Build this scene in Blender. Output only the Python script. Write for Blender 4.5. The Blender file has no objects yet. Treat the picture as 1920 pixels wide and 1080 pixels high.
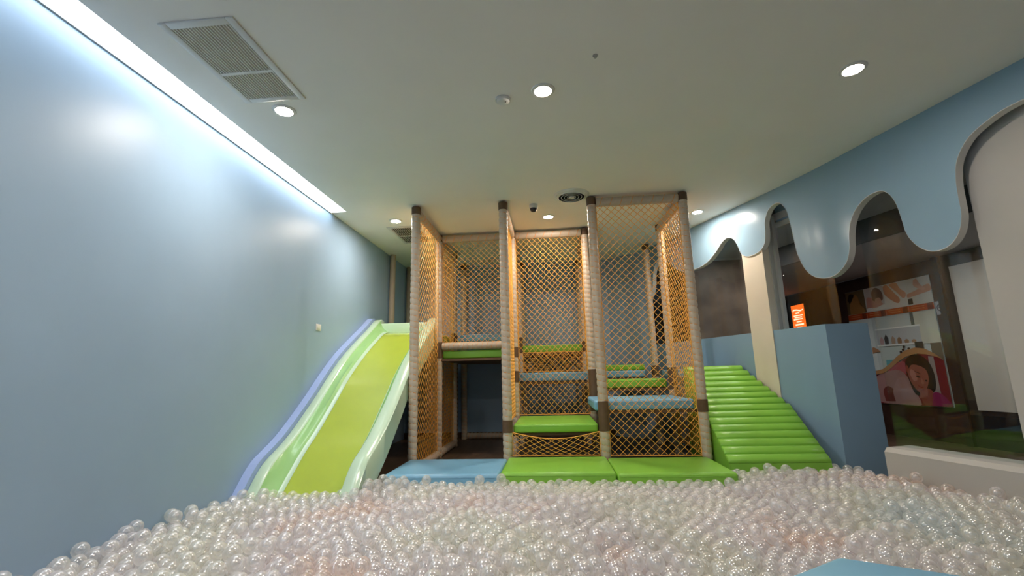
import bpy, bmesh, math, random
import numpy as np
from mathutils import Vector, Matrix
random.seed(4)
rng = np.random.default_rng(4)
sc = bpy.context.scene
COL = sc.collection
PI = math.pi

# ------------------------------------------------------------------ camera
def cam_axes(yaw, pitch, roll):
    f = Vector((-math.sin(yaw) * math.cos(pitch), math.cos(yaw) * math.cos(pitch), math.sin(pitch)))
    r = Vector((math.cos(yaw), math.sin(yaw), 0))
    u = r.cross(f)
    r2 = r * math.cos(roll) + u * math.sin(roll)
    u2 = u * math.cos(roll) - r * math.sin(roll)
    return r2, u2, f
CR, CU, CF = cam_axes(.0841, .1895, -.02404)
CAMZ, FPX = .8, 858.5
cd = bpy.data.cameras.new('camera')
cam = bpy.data.objects.new('camera', cd)
COL.objects.link(cam)
cd.sensor_fit = 'HORIZONTAL'
cd.sensor_width = 36
cd.lens = FPX / 1920 * 36
cd.clip_start = .02
m = Matrix.Identity(4)
for i in range(3):
    m[i][0], m[i][1], m[i][2] = CR[i], CU[i], -CF[i]
m[2][3] = CAMZ
cam.matrix_world = m
sc.camera = cam

# ------------------------------------------------------------------ world / colour management / light levels
w = bpy.data.worlds.new('world')
sc.world = w
w.use_nodes = True
w.node_tree.nodes['Background'].inputs[0].default_value = (.5, .52, .55, 1)
w.node_tree.nodes['Background'].inputs[1].default_value = .02
sc.view_settings.view_transform = 'Standard'
sc.view_settings.look = 'None'
sc.view_settings.gamma = 1
sc.view_settings.exposure = .7
sc.view_settings.use_curve_mapping = False
sc.cycles.use_denoising = True
sc.cycles.use_adaptive_sampling = True
sc.cycles.adaptive_threshold = .09
sc.cycles.adaptive_min_samples = 24
sc.cycles.max_bounces = 14
sc.cycles.diffuse_bounces = 9
sc.cycles.glossy_bounces = 6
sc.cycles.transmission_bounces = 6
sc.cycles.transparent_max_bounces = 20
sc.cycles.sample_clamp_indirect = 6
sc.cycles.caustics_reflective = False
sc.cycles.caustics_refractive = False
DOWNLIGHT, COVE, CORRIDOR = 480.0, 5.0, 95.0

# ------------------------------------------------------------------ materials
MATS = {}
def nt(name):
    mt = bpy.data.materials.new(name)
    mt.use_nodes = True
    return mt, mt.node_tree.nodes, mt.node_tree.links
def mat(name, col, rough=.5, spec=.4, noise=0.0, nscale=8, bump=0.0, bscale=60, metal=0, coat=0):
    mt, n, l = nt(name)
    b = n['Principled BSDF']
    b.inputs['Base Color'].default_value = (*col, 1)
    b.inputs['Roughness'].default_value = rough
    b.inputs['Specular IOR Level'].default_value = spec
    b.inputs['Metallic'].default_value = metal
    b.inputs['Coat Weight'].default_value = coat
    b.inputs['Coat Roughness'].default_value = .12
    tc = n.new('ShaderNodeTexCoord')
    if noise:
        t = n.new('ShaderNodeTexNoise'); t.inputs['Scale'].default_value = nscale; t.inputs['Detail'].default_value = 4
        l.new(tc.outputs['Object'], t.inputs['Vector'])
        r = n.new('ShaderNodeMapRange')
        r.inputs['From Min'].default_value = .3; r.inputs['From Max'].default_value = .7
        r.inputs['To Min'].default_value = 1 - noise; r.inputs['To Max'].default_value = 1 + noise
        l.new(t.outputs['Fac'], r.inputs['Value'])
        mx = n.new('ShaderNodeVectorMath'); mx.operation = 'SCALE'
        mx.inputs[0].default_value = col
        l.new(r.outputs[0], mx.inputs['Scale'])
        l.new(mx.outputs[0], b.inputs['Base Color'])
    if bump:
        t2 = n.new('ShaderNodeTexNoise'); t2.inputs['Scale'].default_value = bscale; t2.inputs['Detail'].default_value = 3
        l.new(tc.outputs['Object'], t2.inputs['Vector'])
        bp = n.new('ShaderNodeBump'); bp.inputs['Strength'].default_value = bump; bp.inputs['Distance'].default_value = .004
        l.new(t2.outputs['Fac'], bp.inputs['Height'])
        l.new(bp.outputs[0], b.inputs['Normal'])
    MATS[name] = mt
    return mt
def emit(name, col, s):
    mt, n, l = nt(name)
    n.remove(n['Principled BSDF'])
    e = n.new('ShaderNodeEmission')
    e.inputs[0].default_value = (*col, 1); e.inputs[1].default_value = s
    l.new(e.outputs[0], n['Material Output'].inputs[0])
    MATS[name] = mt
    return mt
mat('wall_blue', (.315, .45, .61), .42, .45, .02, 3, .05, 90)
mat('header_blue', (.26, .40, .52), .2, .5, .02, 3)
mat('wall_white', (.50, .48, .45), .5, .4, .02, 3)
mat('ceiling', (.86, .83, .78), .8, .2, .015, 2)
mat('trim_white', (.72, .71, .68), .45, .4)
mat('trim_grey', (.42, .43, .42), .45, .4)
mat('counter_blue', (.215, .335, .455), .55, .3, .02, 3)
mat('cream', (.66, .60, .50), .6, .3, .02, 5)
mat('pad_blue', (.20, .43, .62), .38, .45, .02, 5, .04, 200)
mat('pad_green', (.225, .51, .055), .36, .45, .03, 5, .04, 200)
mat('slide_bed', (.42, .53, .06), .2, .5, .03, 4, coat=.4)
mat('slide_rail', (.54, .72, .54), .2, .5, .02, 4, coat=.4)
mat('slide_wall', (.33, .60, .24), .25, .5, .02, 4, coat=.3)
mat('periwinkle', (.36, .47, .78), .45, .4, .02, 4)
mat('foam', (.55, .45, .35), .38, .45, .05, 30)
mat('pole', (.40, .33, .25), .5, .3, .05, 10)
mat('cord', (.80, .33, .08), .6, .3)
mat('net', (.95, .46, .09), .55, .3)
mat('brown', (.13, .075, .042), .55, .3, .08, 20)
mat('metal_grey', (.35, .35, .35), .35, .5, metal=.6)
mat('black', (.012, .012, .014), .3, .5)
mat('dark_void', (.02, .019, .018), .8, .2)
mat('plastic_white', (.70, .69, .66), .4, .4)
mat('stone', (.19, .135, .105), .45, .4, .35, 3.5)
mat('corridor_dark', (.035, .026, .023), .4, .4, .2, 6)
mat('corridor_brown', (.055, .028, .021), .4, .4, .2, 8)
mat('soffit', (.50, .48, .49), .8, .2)
mat('door_white', (.62, .57, .51), .5, .4, .02, 3)
mat('skirting', (.10, .055, .03), .5, .3, .1, 12)
emit('lamp', (1, .885, .76), DOWNLIGHT)
emit('lamp_weak', (1, .885, .76), DOWNLIGHT * .45)
emit('cove', (.86, .93, 1), COVE)
emit('corridor_fill_glow', (1, .96, .92), CORRIDOR)
emit('screen_orange', (1, .13, .012), .95)
emit('screen_yellow', (1, .36, .03), 1.6)
emit('screen_white', (1, .75, .5), 1.0)

def floor_mat():
    mt, n, l = nt('floor_wood')
    b = n['Principled BSDF']
    tc = n.new('ShaderNodeTexCoord')
    mp = n.new('ShaderNodeMapping'); mp.inputs['Scale'].default_value = (6, .8, 1)
    l.new(tc.outputs['Object'], mp.inputs[0])
    t = n.new('ShaderNodeTexNoise'); t.inputs['Scale'].default_value = 4; t.inputs['Detail'].default_value = 6
    l.new(mp.outputs[0], t.inputs[0])
    r = n.new('ShaderNodeValToRGB')
    r.color_ramp.elements[0].position = .3; r.color_ramp.elements[0].color = (.06, .036, .022, 1)
    r.color_ramp.elements[1].position = .7; r.color_ramp.elements[1].color = (.13, .08, .05, 1)
    l.new(t.outputs['Fac'], r.inputs[0]); l.new(r.outputs[0], b.inputs['Base Color'])
    b.inputs['Roughness'].default_value = .4
    MATS['floor_wood'] = mt
floor_mat()
def schlick(n, l, f0=.045, top=1.0):
    lw = n.new('ShaderNodeLayerWeight'); lw.inputs[0].default_value = .5
    p = n.new('ShaderNodeMath'); p.operation = 'POWER'; p.inputs[1].default_value = 5
    l.new(lw.outputs['Facing'], p.inputs[0])
    r = n.new('ShaderNodeMapRange'); r.inputs['To Min'].default_value = f0; r.inputs['To Max'].default_value = top
    l.new(p.outputs[0], r.inputs['Value'])
    return r.outputs[0]
def glass_mat():
    mt, n, l = nt('glass')
    n.remove(n['Principled BSDF'])
    tr = n.new('ShaderNodeBsdfTransparent'); tr.inputs[0].default_value = (.93, .96, .95, 1)
    gl = n.new('ShaderNodeBsdfGlossy'); gl.inputs['Roughness'].default_value = .0
    mx = n.new('ShaderNodeMixShader')
    l.new(schlick(n, l), mx.inputs[0]); l.new(tr.outputs[0], mx.inputs[1]); l.new(gl.outputs[0], mx.inputs[2])
    l.new(mx.outputs[0], n['Material Output'].inputs[0])
    MATS['glass'] = mt
glass_mat()
def ball_mat():
    mt, n, l = nt('clear_ball')
    n.remove(n['Principled BSDF'])
    g = n.new('ShaderNodeNewGeometry')
    t = n.new('ShaderNodeTexNoise'); t.inputs['Scale'].default_value = 1.15; t.inputs['Detail'].default_value = 2.5
    l.new(g.outputs['Position'], t.inputs['Vector'])
    r = n.new('ShaderNodeValToRGB')
    cols = [(.30, (.90, .96, .98)), (.42, (.97, .96, .88)), (.50, (.98, .95, .95)), (.58, (.97, .93, .96)), (.64, (1.0, .84, .77)), (.74, (1.0, .86, .80))]
    cr = r.color_ramp
    cr.elements[0].position, cr.elements[0].color = cols[0][0], (*cols[0][1], 1)
    cr.elements[1].position, cr.elements[1].color = cols[-1][0], (*cols[-1][1], 1)
    for p, c in cols[1:-1]:
        e = cr.elements.new(p); e.color = (*c, 1)
    l.new(t.outputs['Fac'], r.inputs[0])
    df = n.new('ShaderNodeBsdfDiffuse'); l.new(r.outputs[0], df.inputs[0])
    tl = n.new('ShaderNodeBsdfTranslucent'); l.new(r.outputs[0], tl.inputs[0])
    body = n.new('ShaderNodeMixShader'); body.inputs[0].default_value = .45
    l.new(df.outputs[0], body.inputs[1]); l.new(tl.outputs[0], body.inputs[2])
    tr = n.new('ShaderNodeBsdfTransparent'); tr.inputs[0].default_value = (1, 1, 1, 1)
    lw = n.new('ShaderNodeLayerWeight'); lw.inputs[0].default_value = .35
    mr = n.new('ShaderNodeMapRange'); mr.inputs['To Min'].default_value = .28; mr.inputs['To Max'].default_value = .55
    l.new(lw.outputs['Facing'], mr.inputs['Value'])
    mx = n.new('ShaderNodeMixShader')
    l.new(mr.outputs[0], mx.inputs[0]); l.new(tr.outputs[0], mx.inputs[1]); l.new(body.outputs[0], mx.inputs[2])
    gl = n.new('ShaderNodeBsdfGlossy'); gl.inputs['Roughness'].default_value = .15
    m2 = n.new('ShaderNodeMixShader')
    bf = n.new('ShaderNodeMath'); bf.operation = 'SUBTRACT'; bf.inputs[0].default_value = 1
    l.new(g.outputs['Backfacing'], bf.inputs[1])
    gf = n.new('ShaderNodeMath'); gf.operation = 'MULTIPLY'
    l.new(schlick(n, l, .2, .6), gf.inputs[0]); l.new(bf.outputs[0], gf.inputs[1])
    l.new(gf.outputs[0], m2.inputs[0]); l.new(mx.outputs[0], m2.inputs[1]); l.new(gl.outputs[0], m2.inputs[2])
    l.new(m2.outputs[0], n['Material Output'].inputs[0])
    MATS['clear_ball'] = mt
ball_mat()
def flat(col):
    k = 'print_%02x%02x%02x' % tuple(int(255 * c) for c in col)
    if k not in MATS:
        lin = tuple((c / 12.92 if c < .04 else ((c + .055) / 1.055) ** 2.4) for c in col)
        mat(k, lin, .4, .3)
    return k

# ------------------------------------------------------------------ helpers
def tag(o, label=None, cat=None, group=None, kind=None):
    if label: o['label'] = label
    if cat: o['category'] = cat
    if group: o['group'] = group
    if kind: o['kind'] = kind
    return o
def link(name, me, parent=None, loc=None, rot=None):
    o = bpy.data.objects.new(name, me)
    COL.objects.link(o)
    if parent: o.parent = parent
    if loc is not None: o.location = loc
    if rot is not None: o.rotation_euler = rot
    return o
def thing(name, label, cat, loc=(0, 0, 0), group=None):
    return tag(link(name, None, None, loc), label, cat, group)
def mk(name, V, F, m_, smooth=False):
    me = bpy.data.meshes.new(name)
    me.from_pydata([tuple(v) for v in V], [], F)
    me.materials.append(MATS[m_])
    if smooth: me.polygons.foreach_set('use_smooth', [True] * len(me.polygons))
    me.update()
    return me
def from_bm(name, bm, m_, smooth=False):
    me = bpy.data.meshes.new(name)
    bmesh.ops.recalc_face_normals(bm, faces=bm.faces)
    bm.to_mesh(me); bm.free()
    me.materials.append(MATS[m_])
    if smooth: me.polygons.foreach_set('use_smooth', [True] * len(me.polygons))
    return me
def box_me(name, a, b, m_, bev=0, seg=3):
    bm = bmesh.new()
    bmesh.ops.create_cube(bm, size=1)
    for v in bm.verts:
        v.co = Vector([(a[i] + b[i]) / 2 + v.co[i] * (b[i] - a[i]) for i in range(3)])
    if bev:
        bmesh.ops.bevel(bm, geom=bm.edges[:], offset=bev, segments=seg, affect='EDGES', profile=.5)
    me = from_bm(name, bm, m_)
    if bev:
        me.polygons.foreach_set('use_smooth', [True] * len(me.polygons))
        me.set_sharp_from_angle(angle=math.radians(50))
    return me
def box(name, a, b, m_, parent=None, bev=0, seg=3):
    return link(name, box_me(name, a, b, m_, bev, seg), parent)
def prism_me(name, poly, z0, z1, m_, bev=0):
    bm = bmesh.new()
    f = bm.faces.new([bm.verts.new((x, y, z0)) for x, y in poly])
    r = bmesh.ops.extrude_face_region(bm, geom=[f])
    for g in r['geom']:
        if isinstance(g, bmesh.types.BMVert): g.co.z = z1
    if bev:
        bmesh.ops.bevel(bm, geom=bm.edges[:], offset=bev, segments=3, affect='EDGES', profile=.5)
    me = from_bm(name, bm, m_)
    if bev:
        me.polygons.foreach_set('use_smooth', [True] * len(me.polygons))
        me.set_sharp_from_angle(angle=math.radians(50))
    return me
def lathe_me(name, prof, m_, seg=32, smooth=True):
    V, F = [], []
    for (r, z) in prof:
        for k in range(seg):
            a = 2 * PI * k / seg
            V.append((r * math.cos(a), r * math.sin(a), z))
    for i in range(len(prof) - 1):
        for k in range(seg):
            k2 = (k + 1) % seg
            F.append((i * seg + k, i * seg + k2, (i + 1) * seg + k2, (i + 1) * seg + k))
    if prof[0][0] > 1e-6: F.append(tuple(range(seg))[::-1])
    if prof[-1][0] > 1e-6: F.append(tuple((len(prof) - 1) * seg + k for k in range(seg)))
    me = mk(name, V, F, m_, smooth)
    me.validate()
    if smooth: me.set_sharp_from_angle(angle=math.radians(40))
    return me
def tube_pts(V, F, pts, r, n=3):
    """append a thin n-sided tube along pts"""
    pts = [Vector(p) for p in pts]
    base = len(V)
    for i, p in enumerate(pts):
        t = (pts[min(i + 1, len(pts) - 1)] - pts[max(i - 1, 0)]).normalized()
        a = t.orthogonal() if abs(t.z) > .99 else t.cross(Vector((0, 0, 1)))
        a.normalize(); b = t.cross(a)
        for k in range(n):
            an = 2 * PI * k / n
            V.append(tuple(p + (a * math.cos(an) + b * math.sin(an)) * r))
    for i in range(len(pts) - 1):
        for k in range(n):
            k2 = (k + 1) % n
            F.append((base + i * n + k, base + i * n + k2, base + (i + 1) * n + k2, base + (i + 1) * n + k))

ZC, ZF = 2.711, -.18
XL, YB, YN = -2.5, 7.72, -1.6

# ------------------------------------------------------------------ right wall plan curve x = X(y)
CP = [(4.34, -1.6), (3.72, .55), (3.36, 1.85), (3.062, 2.867), (2.787, 3.825), (2.519, 4.702), (1.925, 6.172), (1.501, 7.158), (1.16, 7.52), (.872, 7.807)]
def catmull(P, n=12):
    P = [np.array(p, float) for p in P]
    out = []
    Q = [2 * P[0] - P[1]] + P + [2 * P[-1] - P[-2]]
    for i in range(1, len(Q) - 2):
        for k in range(n):
            t = k / n
            out.append(.5 * ((2 * Q[i]) + (-Q[i - 1] + Q[i + 1]) * t + (2 * Q[i - 1] - 5 * Q[i] + 4 * Q[i + 1] - Q[i + 2]) * t * t + (-Q[i - 1] + 3 * Q[i] - 3 * Q[i + 1] + Q[i + 2]) * t ** 3))
    out.append(P[-1])
    return np.array(out)
CV = catmull(CP)
def WX(y): return float(np.interp(y, CV[:, 1], CV[:, 0]))
def WN(y):
    d = Vector((WX(y + .02) - WX(y - .02), .04)).normalized()
    return Vector((d.y, -d.x))           # away from the room
def WP(y, off, z):
    n = WN(y)
    return (WX(y) + n.x * off, y + n.y * off, z)
def ribbon_me(name, y0, y1, o0, o1, z0, z1, m_, step=.1, xshift=False):
    ys = np.linspace(y0, y1, max(2, int(abs(y1 - y0) / step)))
    V, F = [], []
    for y in ys:
        for (o, z) in ((o0, z0), (o1, z0), (o1, z1), (o0, z1)):
            V.append((WX(y) + o, y, z) if xshift else WP(y, o, z))
    n = len(ys)
    for i in range(n - 1):
        for k in range(4):
            k2 = (k + 1) % 4
            F.append((4 * i + k, 4 * i + k2, 4 * i + 4 + k2, 4 * i + 4 + k))
    F += [(0, 3, 2, 1), (4 * n - 4, 4 * n - 3, 4 * n - 2, 4 * n - 1)]
    me = mk(name, V, F, m_)
    bm = bmesh.new(); bm.from_mesh(me); bmesh.ops.recalc_face_normals(bm, faces=bm.faces); bm.to_mesh(me); bm.free()
    me.polygons.foreach_set('use_smooth', [True] * len(me.polygons))
    me.set_sharp_from_angle(angle=math.radians(35))
    return me
def struct(o): return tag(o, kind='structure')

# ------------------------------------------------------------------ room shell
struct(box('floor', (XL - .1, YN - .1, ZF - .1), (6.6, 12.2, ZF), 'floor_wood'))
struct(box('wall_left', (XL - .12, YN, ZF), (XL, YB, ZC + .14), 'wall_blue'))
struct(box('wall_back', (XL - .12, YB, ZF), (1.05, YB + .12, ZC + .14), 'wall_blue'))
struct(box('wall_front', (XL - .12, YN - .12, ZF), (4.6, YN, ZC + .14), 'wall_blue'))
CVX, CVY = -2.312, 4.862
bm = bmesh.new()
def bm_box(bm, a, b):
    r = bmesh.ops.create_cube(bm, size=1)
    for v in r['verts']:
        v.co = Vector([(a[i] + b[i]) / 2 + v.co[i] * (b[i] - a[i]) for i in range(3)])
bm_box(bm, (CVX, YN, ZC), (4.7, YB, ZC + .05))
bm_box(bm, (XL, CVY, ZC), (CVX, YB, ZC + .05))
bm_box(bm, (CVX, YN, ZC + .05), (CVX + .03, CVY, ZC + .14))
bm_box(bm, (XL, CVY, ZC + .05), (CVX, CVY + .03, ZC + .14))
bm_box(bm, (XL, YN, ZC + .12), (CVX, CVY, ZC + .14))
struct(link('ceiling', from_bm('ceiling', bm, 'ceiling')))
cv = thing('cove_light', 'long white light strip glowing in the ceiling slot along the blue wall', 'light', (0, 0, 0))
box('diffuser', (XL + .012, YN + .01, ZC + .035), (CVX - .004, CVY - .004, ZC + .05), 'cove', cv)
box('edge_trim', (XL, YN + .01, ZC - .012), (XL + .012, CVY - .002, ZC + .05), 'trim_grey', cv)
struct(box('baseboard_back', (XL, YB - .015, ZF), (.95, YB, ZF + .09), 'skirting'))

mat('bounce_sheet', (.85, .83, .80), .6, .3, .02, 4)  # white sheet added under the balls to bounce light and brighten them
pf = prism_me('bounce_sheet', [(XL, .5), (3.70, .5), (WX(2) - .01, 2), (WX(4.1) - .01, 4.1), (2.5, 4.43), (1.5, 4.43), (1.5, 4.0), (-1.49, 4.0), (-1.49, 3.66), (XL, 3.66)], ZF, ZF + .004, 'bounce_sheet')
struct(link('floor_bounce_sheet', pf))
# back right corner, solid blue
struct(link('wall_corner', ribbon_me('wall_corner', 7.16, 7.8, 0, .1, ZF, ZC, 'wall_blue', .05)))

# drip header ----------------------------------------------------------------
drip = [(7.16, 1.90), (7.08, 1.96), (7.03, 2.10), (7.00, 2.28), (6.92, 2.42), (6.78, 2.47), (6.66, 2.42), (6.56, 2.28), (6.42, 2.18), (6.25, 2.145), (6.08, 2.14), (5.95, 2.165), (5.85, 2.21), (5.74, 2.285), (5.66, 2.355), (5.57, 2.385), (5.49, 2.345), (5.445, 2.265), (5.405, 2.145), (5.35, 2.092), (5.26, 2.075), (5.15, 2.10), (5.08, 2.17),
        (5.055, 2.29), (5.045, 2.40), (4.99, 2.505), (4.91, 2.548), (4.84, 2.53), (4.785, 2.44), (4.762, 2.30), (4.745, 2.10), (4.725, 1.93), (4.67, 1.775), (4.60, 1.685), (4.51, 1.642), (4.41, 1.635), (4.33, 1.665), (4.25, 1.735), (4.205, 1.84), (4.185, 1.97), (4.15, 2.08), (4.08, 2.175), (3.975, 2.236), (3.865, 2.242), (3.80, 2.19), (3.76, 2.09), (3.742, 1.96), (3.727, 1.83),
        (3.68, 1.725), (3.61, 1.655), (3.53, 1.632), (3.45, 1.658), (3.39, 1.73), (3.357, 1.84), (3.352, 1.97), (3.345, 2.10), (3.315, 2.235), (3.235, 2.35), (3.13, 2.41), (3.0, 2.445), (2.85, 2.44), (2.70, 2.38), (2.60, 2.26), (2.55, 2.08), (2.50, 1.86), (2.42, 1.70), (2.28, 1.62), (2.1, 1.60), (1.0, 1.60)]
dcurve = catmull(drip, 5)
outl = [(7.16, ZC)] + [tuple(p) for p in dcurve] + [(1.0, ZC)]
def header():
    bm = bmesh.new()
    bm.faces.new([bm.verts.new((y, z, 0)) for y, z in outl])
    for yv in np.arange(1.1, 7.16, .12):
        bmesh.ops.bisect_plane(bm, geom=bm.verts[:] + bm.edges[:] + bm.faces[:], plane_co=(yv, 0, 0), plane_no=(1, 0, 0))
    bmesh.ops.triangulate(bm, faces=bm.faces[:])
    base = [(v.co.x, v.co.y) for v in bm.verts]
    idx = {v: i for i, v in enumerate(bm.verts)}
    tri = [tuple(idx[v] for v in f.verts) for f in bm.faces]
    bm.free()
    T = .062
    n = len(base)
    V = [WP(y, 0, z) for y, z in base] + [WP(y, T, z) for y, z in base]
    F = tri + [tuple(i + n for i in t[::-1]) for t in tri]
    o = struct(link('wall_right', mk('wall_right', V, F, 'header_blue')))
    V, F = [], []
    for y, z in dcurve:
        V += [WP(y, -.003, z), WP(y, T + .002, z), WP(y, -.003, z + .004)]
    for i in range(len(dcurve) - 1):
        a = 3 * i
        F += [(a, a + 1, a + 4, a + 3), (a + 2, a, a + 3, a + 5)]
    e = mk('edge_band', V, F, 'trim_white', True); e.set_sharp_from_angle(angle=math.radians(40))
    link('edge_band', e, o)
header()

# counter, pillar, kerb, glass --------------------------------------------------
ct = struct(link('wall_counter', ribbon_me('wall_counter', 4.576, 7.15, .02, .40, ZF, 1.212, 'counter_blue', .08, True)))
pil = struct(link('wall_pillar', ribbon_me('wall_pillar', 5.135, 5.405, .008, .10, ZF, ZC, 'cream', .1)))
link('pillar_shaded_side', ribbon_me('pillar_shaded_side', 5.125, 5.405, .102, .15, 1.212, 2.5, 'trim_grey', .1), pil)  # side face of the cream pillar, its shade put into the grey colour
link('mullion', ribbon_me('mullion', 5.10, 5.40, .154, .20, 1.212, 2.5, 'trim_grey', .1), pil)
def kerb():
    prof = [(0, ZF), (0, .118), (.03, .15), (.26, .155), (.26, ZF)]
    ys = np.linspace(4.2, .2, 40)
    V, F = [], []
    k = len(prof)
    for y in ys:
        for o, z in prof: V.append(WP(y, o, z))
    for i in range(len(ys) - 1):
        for j in range(k):
            j2 = (j + 1) % k
            F.append((k * i + j, k * i + k + j, k * i + k + j2, k * i + j2))
    F += [tuple(range(k)), tuple(k * (len(ys) - 1) + j for j in range(k))[::-1]]
    struct(link('trim_1', mk('trim_1', V, F, 'wall_white')))
kerb()
wi = struct(link('window_1', ribbon_me('window_1', 3.374, 4.2, .13, .142, .15, 2.56, 'glass', .12)))
wi2 = struct(link('window_2', ribbon_me('window_2', 4.57, 5.10, .22, .232, 1.212, 2.56, 'glass', .1)))
wi3 = struct(link('window_3', ribbon_me('window_3', 5.41, 7.14, .10, .112, 1.212, 2.56, 'glass', .1)))
link('transom', ribbon_me('transom', 4.57, 5.10, .20, .25, 2.36, 2.42, 'trim_grey', .1), wi2)
link('bulkhead', ribbon_me('bulkhead', 4.45, 5.10, .22, .25, 2.42, 2.70, 'wall_blue', .1), wi2)
struct(link('wall_column', ribbon_me('wall_column', .2, 3.37, .13, .30, ZF, 2.70, 'wall_white', .1)))

# ------------------------------------------------------------------ corridor beyond the glass
PD = Vector((.168, -1)).normalized()
PO = Vector((4.856, 7.907))
PNRM = Vector((-1, -.168)).normalized()
def PW(u, z, off=0.0):
    p = PO + PD * u + PNRM * off
    return (p.x, p.y, z)
def pbox(name, u0, u1, z0, z1, o0, o1, m_, parent=None):
    V = [PW(u, z, o) for o in (o0, o1) for u, z in ((u0, z0), (u1, z0), (u1, z1), (u0, z1))]
    F = [(0, 1, 2, 3), (7, 6, 5, 4), (0, 4, 5, 1), (1, 5, 6, 2), (2, 6, 7, 3), (3, 7, 4, 0)]
    me = mk(name, V, F, m_)
    bm = bmesh.new(); bm.from_mesh(me); bmesh.ops.recalc_face_normals(bm, faces=bm.faces); bm.to_mesh(me); bm.free()
    return link(name, me, parent)
struct(pbox('wall_corridor', -4.0, 5.6, ZF, 2.2, -.12, 0, 'corridor_brown'))
def flatpoly(name, poly, z0, z1, m_):
    return link(name, prism_me(name, poly, z0, z1, m_))
struct(flatpoly('ceiling_soffit', [(2.3, 8.88), (3.538, 5.439), (3.965, 4.247), (5.2, .8), (6.1, .8), (4.1, 12)], 2.2, 2.3, 'soffit'))
struct(flatpoly('ceiling_corridor', [(1.72, 7.05), (2.15, 6.1), (2.75, 4.75), (3.16, 3.45), (3.62, 1.8), (4.0, .8), (5.3, .8), (3.9, 4.6), (2.45, 8.9), (1.7, 8.9)], 2.45, 2.53, 'soffit'))
mat('fascia', (.07, .068, .07), .6, .3)
fa = [(2.28, 8.88), (3.52, 5.439), (3.947, 4.247), (5.18, .8)]
struct(flatpoly('trim_3', fa + [(x + .018, y) for x, y in fa[::-1]], 2.185, 2.46, 'fascia'))
flat_end = struct(box('wall_stone', (2.06, 6.9, ZF), (3.0, 7.0, 2.42), 'stone'))
box('header_board', (2.06, 6.88, 2.42), (3.0, 7.0, 2.46), 'soffit', flat_end)
struct(box('wall_corridor_end', (1.7, 11.9, ZF), (4.6, 12.0, 2.6), 'corridor_dark'))
fr = struct(pbox('door_1', 1.64, 3.6, ZF, 2.2, 0, .05, 'corridor_dark'))
pbox('door_panel', 1.75, 3.5, .26, 2.035, .05, .065, 'door_white', fr)
pbox('door_jamb', 1.56, 1.64, ZF, 2.2, 0, .09, 'corridor_dark', fr)
pbox('door_rail', 1.65, 3.5, .02, .2, .05, .07, 'black', fr)
FILL_SPOTS = [(3.613, 6.266, 2.2), (4.263, 5.286, 2.2), (2.64, 6.02, 2.45), PW(3.4, 2.2, .9)]  # unseen fill lights added to brighten the corridor and the poster
for lp in FILL_SPOTS:
    cl = thing('corridor_fill', 'added fill light disc, unseen, in the dim corridor ceiling beyond the glass', 'light', lp, 'added corridor fill lights')
    link('lens', lathe_me('lens', [(0.0001, -.006), (.07, -.006), (.07, 0)], 'corridor_fill_glow', 24), cl)
    link('rim', lathe_me('rim', [(.072, 0), (.072, -.008), (.09, -.006), (.092, 0)], 'plastic_white', 24), cl)

# poster ------------------------------------------------------------------------
po = thing('massage_poster', 'tall massage poster with photo row, orange captions and resting woman on dark wall', 'poster', PW(.7, .25, 0))
bpy.context.view_layer.update()
POI = Matrix.Translation(-Vector(PW(.7, .25, 0)))
lay = [0]
def printed(name, pts, col, parent=po, smooth=True, off=None):
    """flat printed patch on the poster, pts in poster coordinates (u, z)"""
    lay[0] += 1
    o = .006 + .00035 * lay[0] if off is None else off
    if smooth:
        pts = [tuple(p) for p in catmull(list(pts) + [pts[0]], 4)[:-1]]
    bm = bmesh.new()
    bm.faces.new([bm.verts.new(POI @ Vector(PW(u, z, o))) for u, z in pts])
    bmesh.ops.triangulate(bm, faces=bm.faces[:])
    return link(name, from_bm(name, bm, flat(col)), parent)
def R4(u0, z0, u1, z1): return [(u0, z0), (u1, z0), (u1, z1), (u0, z1)]
bk = pbox('backing', 0, 1.425, .262, 2.007, .001, .006, flat((.80, .84, .84)), None)
bk.data.transform(POI); bk.parent = po
# photo row
cells = [(0, .36), (.365, .70), (.705, 1.06), (1.065, 1.425)]
bgs = [(.45, .36, .24), (.80, .74, .72), (.86, .85, .83), (.84, .83, .80)]
for (a, b), c in zip(cells, bgs):
    printed('photo', R4(a, 1.64, b, 2.005), c, smooth=False)
printed('photo_hair', [(.03, 1.88), (.08, 1.97), (.16, 1.95), (.15, 1.86), (.07, 1.82)], (.16, .10, .07))
printed('photo_figure', [(.05, 1.64), (.06, 1.80), (.12, 1.86), (.18, 1.95), (.24, 1.90), (.26, 1.78), (.33, 1.70), (.30, 1.64)], (.66, .47, .26))
printed('photo_figure', [(.38, 1.70), (.40, 1.86), (.50, 1.84), (.62, 1.78), (.68, 1.70), (.55, 1.66)], (.80, .58, .52))
printed('photo_hair', [(.50, 1.80), (.50, 1.93), (.58, 1.99), (.67, 1.92), (.68, 1.80), (.60, 1.77)], (.40, .22, .13))
printed('photo_face', [(.54, 1.76), (.55, 1.82), (.62, 1.83), (.65, 1.77), (.60, 1.72)], (.82, .60, .50))
printed('photo_towel', [(.37, 1.65), (.40, 1.70), (.55, 1.69), (.69, 1.72), (.69, 1.65)], (.90, .88, .86))
printed('photo_foot', [(.71, 1.98), (.72, 1.86), (.84, 1.74), (.92, 1.70), (.95, 1.76), (.86, 1.88), (.78, 1.99)], (.80, .55, .44))
printed('photo_foot', [(.80, 1.99), (.92, 1.86), (1.0, 1.76), (1.05, 1.78), (1.05, 1.84), (.98, 1.90), (.93, 2.0)], (.84, .62, .50))
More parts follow.
